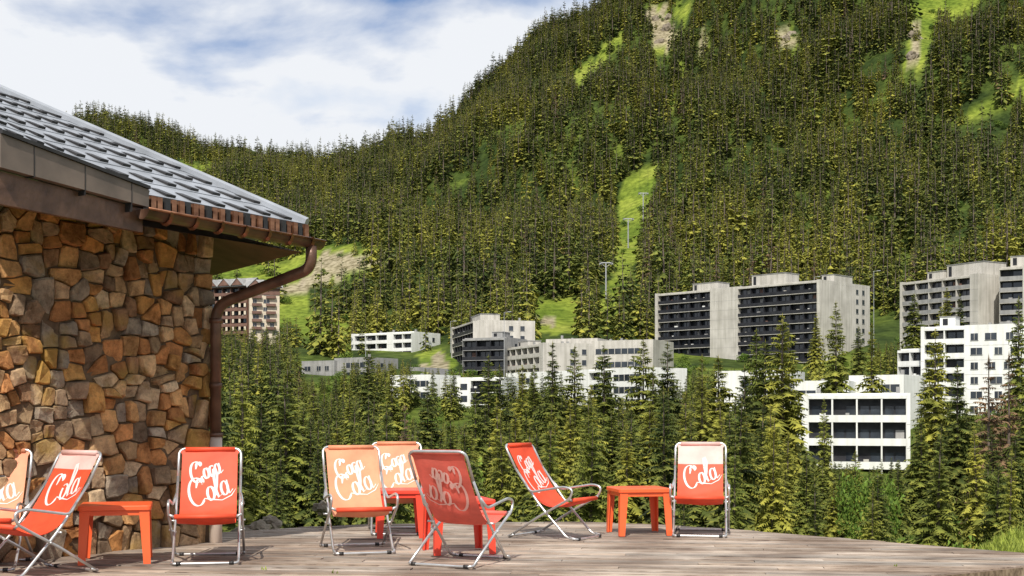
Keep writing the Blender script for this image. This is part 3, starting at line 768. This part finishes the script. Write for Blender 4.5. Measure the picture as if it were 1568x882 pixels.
m.tube([P2_+Vector((0,0,.03)),R1+Vector((0,0,.03))],.045,0,6)
m.obj('roof_back',[roofm,darkm],parent=house)
m=MB()
z=2.88
wtop=[wc-wn*.1,wc+wd*2.6-wn*.1]
m.add([(E.x,E.y,z+.05),(P1.x,P1.y,z+.02),(P2_.x-.05,P2_.y,z+.02),(wtop[0].x,wtop[0].y,z+.3),(wtop[1].x,wtop[1].y,z+.3)],[(0,1,4),(1,2,3,4)],0)
m.add([(P2_.x-.05,P2_.y,z+.02),(P3_.x,P3_.y,z+.02),(wtop[0].x,wtop[0].y,z+.3)],[(0,1,2)],0)
m.obj('soffit',[soff],parent=house)
def beam(m,A,B,zt0,zb0,zt1,zb1,th,mi,off=0):
    t=Vector((B.x-A.x,B.y-A.y)).normalized(); o=Vector((t.y,-t.x)); A_=Vector((A.x,A.y))+o*off; B_=Vector((B.x,B.y))+o*off; A2=A_+o*th;B2=B_+o*th
    m.add([(A_.x,A_.y,zb0),(B_.x,B_.y,zb1),(B2.x,B2.y,zb1),(A2.x,A2.y,zb0),(A_.x,A_.y,zt0),(B_.x,B_.y,zt1),(B2.x,B2.y,zt1),(A2.x,A2.y,zt0)],
     [(0,3,2,1),(4,5,6,7),(0,1,5,4),(1,2,6,5),(2,3,7,6),(3,0,4,7)],mi)
m=MB()
beam(m,E,P1,3.37,3.12,3.20,3.05,.10,3,.0)
beam(m,E,P1,3.11,2.86,3.04,2.84,.05,0,-.02)
beam(m,E,P1,3.40,3.372,3.23,3.203,.13,1,-.01)
for k in range(3):
    u=(k+.6)/3; A=E.lerp(P1,u); B=E.lerp(P1,u+.004); zz=3.37-.17*u; beam(m,A,B,zz-.003,zz-.24,zz-.003,zz-.24,.104,1,.0)
beam(m,P1,P2_,3.14,2.98,3.14,2.98,.04,1,-.03)
for k in range(26):
    u=k/26; A=P1.lerp(P2_,u); B=P1.lerp(P2_,u+.026)
    beam(m,A,B,3.165,3.02,3.165,3.02,.025+.012*(k%2),2 if k%3 else 1,.012)
greyb=noisy('painted_fascia',(.11,.085,.07),(.21,.16,.13),3,.5,.1)
m.obj('fascia',[rust,darkm,copper,greyb],parent=house)
m=MB()
t=(P2_-P1); t.z=0; L=t.length; t.normalize(); o=Vector((t.y,-t.x,0))
def gut(A,B,r,z0,z1,mi):
    n=8; vs=[]
    for P_,zz in ((A,z0),(B,z1)):
        for k in range(n+1):
            an=math.pi*k/n; vs.append((P_.x+o.x*(r+.03-math.cos(an)*r),P_.y+o.y*(r+.03-math.cos(an)*r),zz-math.sin(an)*r))
    m.add(vs,[(k,k+1,n+2+k,n+1+k) for k in range(n)]+[tuple(range(n+1)),tuple(range(n+1,2*n+2))],mi)
gut(P1-t*.08,P2_+t*.05,.085,3.02,3.0,0)
for k in range(7):
    u=(k+.5)/7; A=P1.lerp(P2_,u); gut(A,A+t*.03,.094,3.02,3.0,1)
gl=P2_+t*.0+o*.115
m.tube([P1-t*.08+o*.2+Vector((0,0,-.15)),P2_+t*.05+o*.2+Vector((0,0,-.17))],.012,1,6)
m.obj('gutter',[rust,copper],parent=house,smooth=True)
m=MB()
pc=wc+wd*.02+wn*.12
path=rounded([(gl.x-.03,gl.y-.1,2.94),(gl.x-.03,gl.y-.1,2.72),(pc.x,pc.y,2.38),(pc.x,pc.y,1.1)],.16,6)
m.tube(path,.056,0,12)
for z in (2.2,1.55): m.tube([(pc.x,pc.y,z),(pc.x,pc.y,z+.05)],.066,0,12)
m.tube([(pc.x,pc.y,1.1),(pc.x,pc.y,1.06)],.075,0,12)
m.tube([(pc.x,pc.y,1.07),(pc.x,pc.y,-.3)],.064,1,12)
pvc=noisy('pale_pipe',(.50,.40,.33),(.62,.52,.44),5,.5)
m.obj('downpipe',[rust,pvc],parent=house,smooth=True)
for i,(x,y,d,s) in enumerate([(395,812,15.8,.13),(415,803,16.2,.12),(372,818,15.5,.1),(495,778,17,.12)]):
    q=W(x,y,d); rock('boulder',q,(s*1.3,s,s*.8),i+20)

# ---------------------------------------------------------------- deck chairs
chrome=noisy('brushed_aluminium',(.50,.50,.50),(.66,.66,.66),12,.32,.75)
def fabric(name,c,t=.35):
    m,nt,b,out=newmat(name)
    tc=N(nt,'ShaderNodeTexCoord'); n=N(nt,'ShaderNodeTexNoise'); n.inputs['Scale'].default_value=7; n.inputs['Detail'].default_value=5; nt.links.new(tc.outputs['Object'],n.inputs['Vector'])
    r=ramp(nt,[(.3,tuple(q*.85 for q in c)),(.7,tuple(min(1,q*1.08) for q in c))],n.outputs[0]); nt.links.new(r.outputs[0],b.inputs['Base Color']); b.inputs['Roughness'].default_value=.6
    tr=N(nt,'ShaderNodeBsdfTranslucent'); nt.links.new(r.outputs[0],tr.inputs[0]); ms=N(nt,'ShaderNodeMixShader'); ms.inputs[0].default_value=t
    nt.links.new(b.outputs[0],ms.inputs[1]); nt.links.new(tr.outputs[0],ms.inputs[2]); nt.links.new(ms.outputs[0],out.inputs[0])
    bp=N(nt,'ShaderNodeBump'); bp.inputs['Strength'].default_value=.3; bp.inputs['Distance'].default_value=.02; nt.links.new(n.outputs[0],bp.inputs['Height']); nt.links.new(bp.outputs[0],b.inputs['Normal'])
    return m
f_red=fabric('red_canvas',(.86,.095,.035),.2); f_salm=fabric('sunlit_look_canvas',(.86,.35,.19),.2); f_pink=fabric('canvas_back',(.88,.19,.14),.3); f_wht=fabric('white_print',(.88,.82,.79),.2); f_lp=fabric('pale_pink_canvas',(.85,.55,.50),.2)  # salmon paints in sun glare on red canvas; back pink, light through cloth
f_wp=fabric('print_seen_through',(.90,.58,.52),.3)
def arc(cx,cy,rx,ry,a0,a1,n=18): return [(cx+rx*math.cos(math.radians(a0+(a1-a0)*i/n)),cy+ry*math.sin(math.radians(a0+(a1-a0)*i/n))) for i in range(n+1)]
def word(w,sw=False):
    out=[];x=0
    for ci_,ch in enumerate(w):
        if ch=='C':
            tail=[(x+1.1,.10),(x+1.6,-.10),(x+2.1,-.06),(x+2.5,.10)] if sw else [(x+.95,.30)]
            out.append(arc(x+.45,.62,.40,.60,28,322,26)+tail); out.append(arc(x+.70,1.0,.17,.13,-70,190,12)+[(x+.45,.8)]); x+=.92
        elif ch=='o': out.append(arc(x+.2,.36,.17,.30,90,450,18)); out.append([(x+.28,.62),(x+.38,.54),(x+.48,.6)]); x+=.42
        elif ch=='c': out.append(arc(x+.2,.36,.18,.31,50,320,16)); x+=.38
        elif ch=='l': out.append([(x,.2),(x+.15,.6),(x+.28,1.05),(x+.24,1.32),(x+.14,1.3),(x+.08,.9),(x+.07,.4),(x+.14,.08),(x+.32,.15)]); x+=.30
        elif ch=='a': out.append(arc(x+.2,.36,.17,.30,60,420,18)); out.append([(x+.38,.66),(x+.35,.3),(x+.42,.06),(x+.6,.18)]); x+=.5
    return out,x
prof=smoothpath([(-.42,0,.95),(-.30,0,.74),(-.17,0,.54),(-.05,0,.40),(.08,0,.335),(.22,0,.345),(.36,0,.40)],8)
plen=[0]
for a_,b_ in zip(prof[:-1],prof[1:]): plen.append(plen[-1]+(b_-a_).length)
def pr(sl):
    sl=max(0,min(plen[-1]-1e-5,sl))
    for i in range(len(plen)-1):
        if plen[i+1]>=sl:
            t=(sl-plen[i])/(plen[i+1]-plen[i]); return prof[i].lerp(prof[i+1],t)
HWf=.245
def chair(x,ybase,rot,fab,toppanel=None,prow=9,words=('Coca','Cola'),start=.27,scale=1.0,printm=None,tilt_=24,wsz=(.30,.40)):
    """local: +x = forward, y = width; rot = heading of forward in degrees"""
    d=2500/(ybase-HY); root=empty('deck_chair',((x-CX)*d/F,d,0.006),math.radians(rot)); root.scale=(scale,)*3
    m=MB(); r=.0125
    a=.275
    m.tube(rounded([(-.30,-a,.72),(-.435,-a,.965),(-.435,a,.965),(-.30,a,.72)],.07),r,0,8)
    for s in (-1,1):
        m.tube(rounded([(-.30,s*a,.72),(-.02,s*a,.36),(.31,s*a,.03),(.40,s*a,r)],.12),r,0,8)
    m.tube(rounded([(.34,-a,.035),(.42,-a,r),(.42,a,r),(.34,a,.035)],.05),r,0,8)
    w=.305
    for s in (-1,1):
        m.tube(rounded([(-.36,s*w,r),(-.02,s*w,.22),(.37,s*w,.43),(.40,s*w,.52),(.30,s*w,.545),(-.10,s*w,.48),(-.18,s*(a+.004),.57)],.05),r,0,8)
        m.tube([(-.01,s*(a-.02),.345),(-.01,s*(w+.02),.345)],.009,0,6)
        m.tube([(.36,s*.25,.40),(.36,s*w,.425)],r,0,8)
        m.tube([(.08,s*(a-.015),.25),(.08,s*(w+.018),.275)],.009,0,6)
    m.tube(rounded([(-.30,-w,.035),(-.38,-w,r),(-.38,w,r),(-.30,w,.035)],.05),r,0,8)
    for q in ((-.38,.25),(-.38,-.25),(.42,.22),(.42,-.22)): m.tube([(q[0],q[1]-.02,r+.001),(q[0],q[1]+.02,r+.001)],.017,1,8)
    m.obj('frame',[chrome,darkm],parent=root,smooth=True)
    m=MB(); n=len(prof); nu=8
    def nrm_at(i):
        tg=(prof[min(i+1,n-1)]-prof[max(i-1,0)]).normalized(); nr=Vector((-tg.z,0,tg.x)); return nr if nr.x+nr.z>0 else -nr
    for side in (0,1):
        vs=[]
        for i,p in enumerate(prof):
            nr=nrm_at(i)
            for k in range(nu+1):
                u=-1+2*k/nu; sag=-.018*(1-u*u)*math.sin(math.pi*i/(n-1))+.004*math.sin(i*.8+u*3)*(1-u*u)
                q=p+nr*(sag-.0015*side)
                vs.append((q.x,u*(HWf+(.012 if i<2 else 0)),q.z))
        fs=[(i*(nu+1)+k,i*(nu+1)+k+1,(i+1)*(nu+1)+k+1,(i+1)*(nu+1)+k) for i in range(n-1) for k in range(nu)]
        if side: fs=[f[::-1] for f in fs]
        m.add(vs,fs,0)
    if toppanel is not None:
        for k in range(len(m.f)):
            if (k%((n-1)*nu))//nu<prow: m.m[k]=1
    m.tube([(.365,-.255,.405),(.365,.255,.405)],.022,2,10); m.tube([(-.42,-.22,.958),(-.42,.22,.958)],.022,1 if toppanel else 0,10)
    m.obj('sling',[fab,toppanel or fab,f_red if fab!=f_pink else fab],parent=root,smooth=True)
    m=MB()
    def ribbon(pts,wd_,off):
        vs=[]
        for i,(gx,gs) in enumerate(pts):
            p0=Vector(pts[max(i-1,0)]); p1=Vector(pts[min(i+1,len(pts)-1)]); tg=(p1-p0)
            if tg.length<1e-6: tg=Vector((1,0))
            tg.normalize(); pn=Vector((-tg.y,tg.x)); ww=wd_*(.28+.85*abs(tg.dot(Vector((.35,.93)))))*(.5 if i in(0,len(pts)-1) else 1)
            for sgn in (-1,1):
                g=Vector((gx,gs))+pn*ww*sgn; gxx=max(-.235,min(.235,g.x)); p=pr(g.y); p2=pr(g.y+.01); t3=(p2-p).normalized(); nr=Vector((-t3.z,0,t3.x)); nr=nr if nr.x+nr.z>0 else -nr
                sag=-.018*(1-(gxx/HWf)**2)*math.sin(math.pi*min(1,max(0,g.y/plen[-1])))
                q=p+nr*(sag+off); vs.append((q.x,gxx,q.z))
        m.add(vs,[(2*i,2*i+1,2*i+3,2*i+2) for i in range(len(pts)-1)],0)
    for off in ((.006,-.009)):
        for li,wd_ in enumerate(words):
            if not wd_: continue
            st,Lw=word(wd_,li==1); sc=wsz[li]/ (Lw+.1)
            tilt=math.radians(tilt_)
            for s_ in st:
                s2=[(px*sc+.28*py*sc-.20, (py*sc)*1.3) for px,py in s_]
                s2=[(px*math.cos(tilt)-py*math.sin(tilt)+.035,px*math.sin(tilt)+py*math.cos(tilt)) for px,py in s2]
                ribbon([(px, start+.25*li-py) for px,py in s2],.0105,off)
    m.obj('lettering',[printm or f_wht],parent=root)
    return root
chair(318,858,-80,f_red)
chair(548,843,-74,f_salm)
chair(608,815,-84,f_salm)
chair(706,862,64,f_pink,printm=f_wp)
chair(848,823,-32,f_red)
chair(1072,818,-99,f_red,toppanel=f_lp,prow=8,words=('','Cola'),start=.25)
chair(54,880,-125,f_red,toppanel=f_lp,prow=5,words=('','Cola'),start=.18)
chair(-18,868,-80,f_salm)
plas=noisy('orange_plastic',(.80,.11,.03),(.88,.14,.04),3,.38,bump=.05)
plas2=noisy('red_plastic',(.76,.055,.03),(.84,.075,.035),3,.4,bump=.05)
def table(x,ybase,rot,mat,sz=.56,h=.5):
    d=2500/(ybase-HY); root=empty('side_table',((x-CX)*d/F,d,.006),math.radians(rot)); m=MB(); s=sz/2
    def rring(k,z,r=.03,n=4):
        o=[]
        for cx_,cy_,a0 in ((k-r,-k+r,-90),(k-r,k-r,0),(-k+r,k-r,90),(-k+r,-k+r,180)):
            for i in range(n+1): an=math.radians(a0+90*i/n); o.append((cx_+r*math.cos(an),cy_+r*math.sin(an),z))
        return o
    rs=[rring(s-.012,h-.045),rring(s,h-.04),rring(s,h-.01),rring(s-.006,h-.002),rring(s-.02,h)]
    nn=len(rs[0]); vs=sum(rs,[]); fs=[(j*nn+i,j*nn+(i+1)%nn,(j+1)*nn+(i+1)%nn,(j+1)*nn+i) for j in range(4) for i in range(nn)]+[tuple(4*nn+i for i in range(nn)),tuple(range(nn))[::-1]]
    m.add(vs,fs,0)
    for sx in (-1,1):
        m.box((-s+.06,sx*(s-.03)-.008,h-.085),(s-.06,sx*(s-.03)+.008,h-.046)); m.box((sx*(s-.03)-.008,-s+.06,h-.085),(sx*(s-.03)+.008,s-.06,h-.046))
        for sy in (-1,1):
            c=(sx*(s-.015),sy*(s-.015))
            def L(z,w,o,t=.014):
                cx_=c[0]+sx*o; cy_=c[1]+sy*o
                return [(cx_,cy_,z),(cx_-sx*w,cy_,z),(cx_-sx*w,cy_-sy*t,z),(cx_-sx*t,cy_-sy*t,z),(cx_-sx*t,cy_-sy*w,z),(cx_,cy_-sy*w,z)]
            v=L(h-.044,.085,0)+L(.0,.06,.012); m.add(v,[(i,(i+1)%6,6+(i+1)%6,6+i) for i in range(6)]+[(6,7,8,9),(6,9,10,11)],0)
    m.obj('table_body',[mat],parent=root)
table(178,860,14,plas,.6)
table(612,822,8,plas2,.5)
table(702,846,15,plas2,.58)
table(978,818,10,plas,.58)

# ---------------------------------------------------------------- light, sky
sv=Vector((-.17,-1,0)).normalized(); el=math.radians(48)
sd=Vector((sv.x*math.cos(el),sv.y*math.cos(el),math.sin(el)))
sun=bpy.data.lights.new('sun','SUN'); sun.energy=5.0; sun.angle=math.radians(.5); sun.color=(1,.95,.85)
so=bpy.data.objects.new('sun',sun); COL.objects.link(so); so.rotation_euler=sd.to_track_quat('Z','Y').to_euler()
w=bpy.data.worlds.new('World'); scene.world=w; w.use_nodes=True; nt=w.node_tree; nt.nodes.clear()
out=N(nt,'ShaderNodeOutputWorld'); bg=N(nt,'ShaderNodeBackground'); sky=N(nt,'ShaderNodeTexSky',sky_type='NISHITA'); sky.sun_disc=False
sky.sun_elevation=el; sky.sun_rotation=math.atan2(sd.x,sd.y); sky.altitude=1600; sky.ozone_density=1.5
tc=N(nt,'ShaderNodeTexCoord'); mp=N(nt,'ShaderNodeMapping'); mp.inputs['Scale'].default_value=(1,1,2.2); mp.inputs['Location'].default_value=(.35,0,.06)
nt.links.new(tc.outputs['Generated'],mp.inputs[0])
n=N(nt,'ShaderNodeTexNoise'); n.inputs['Scale'].default_value=3.6; n.inputs['Detail'].default_value=9; n.inputs['Roughness'].default_value=.52; n.inputs['Distortion'].default_value=.2; nt.links.new(mp.outputs[0],n.inputs['Vector'])
n2=N(nt,'ShaderNodeTexNoise'); n2.inputs['Scale'].default_value=5; n2.inputs['Detail'].default_value=8; nt.links.new(mp.outputs[0],n2.inputs['Vector'])
mk=ramp(nt,[(.355,(0,0,0)),(.47,(1,1,1))],n.outputs[0])
cl=ramp(nt,[(.33,(6.6,8.0,10.2)),(.46,(10.4,10.7,11.2))],n2.outputs[0])
skb=mix(nt,sky.outputs[0],(1.25,1.35,1.5),1.0,'MULTIPLY')
c=mix(nt,skb,cl.outputs[0],mk.outputs[0])
nt.links.new(c,bg.inputs[0]); bg.inputs[1].default_value=.084; nt.links.new(bg.outputs[0],out.inputs[0])

cam=bpy.data.cameras.new('camera'); co=bpy.data.objects.new('camera',cam); COL.objects.link(co); co.location=(0,0,H); co.rotation_euler=(math.pi/2,0,0)
cam.sensor_width=36; cam.lens=36*F/1568; cam.shift_y=(HY-441)/1568; cam.clip_end=20000; cam.clip_start=.1
scene.camera=co
scene.view_settings.view_transform='Standard'; scene.view_settings.look='None'; scene.view_settings.exposure=0
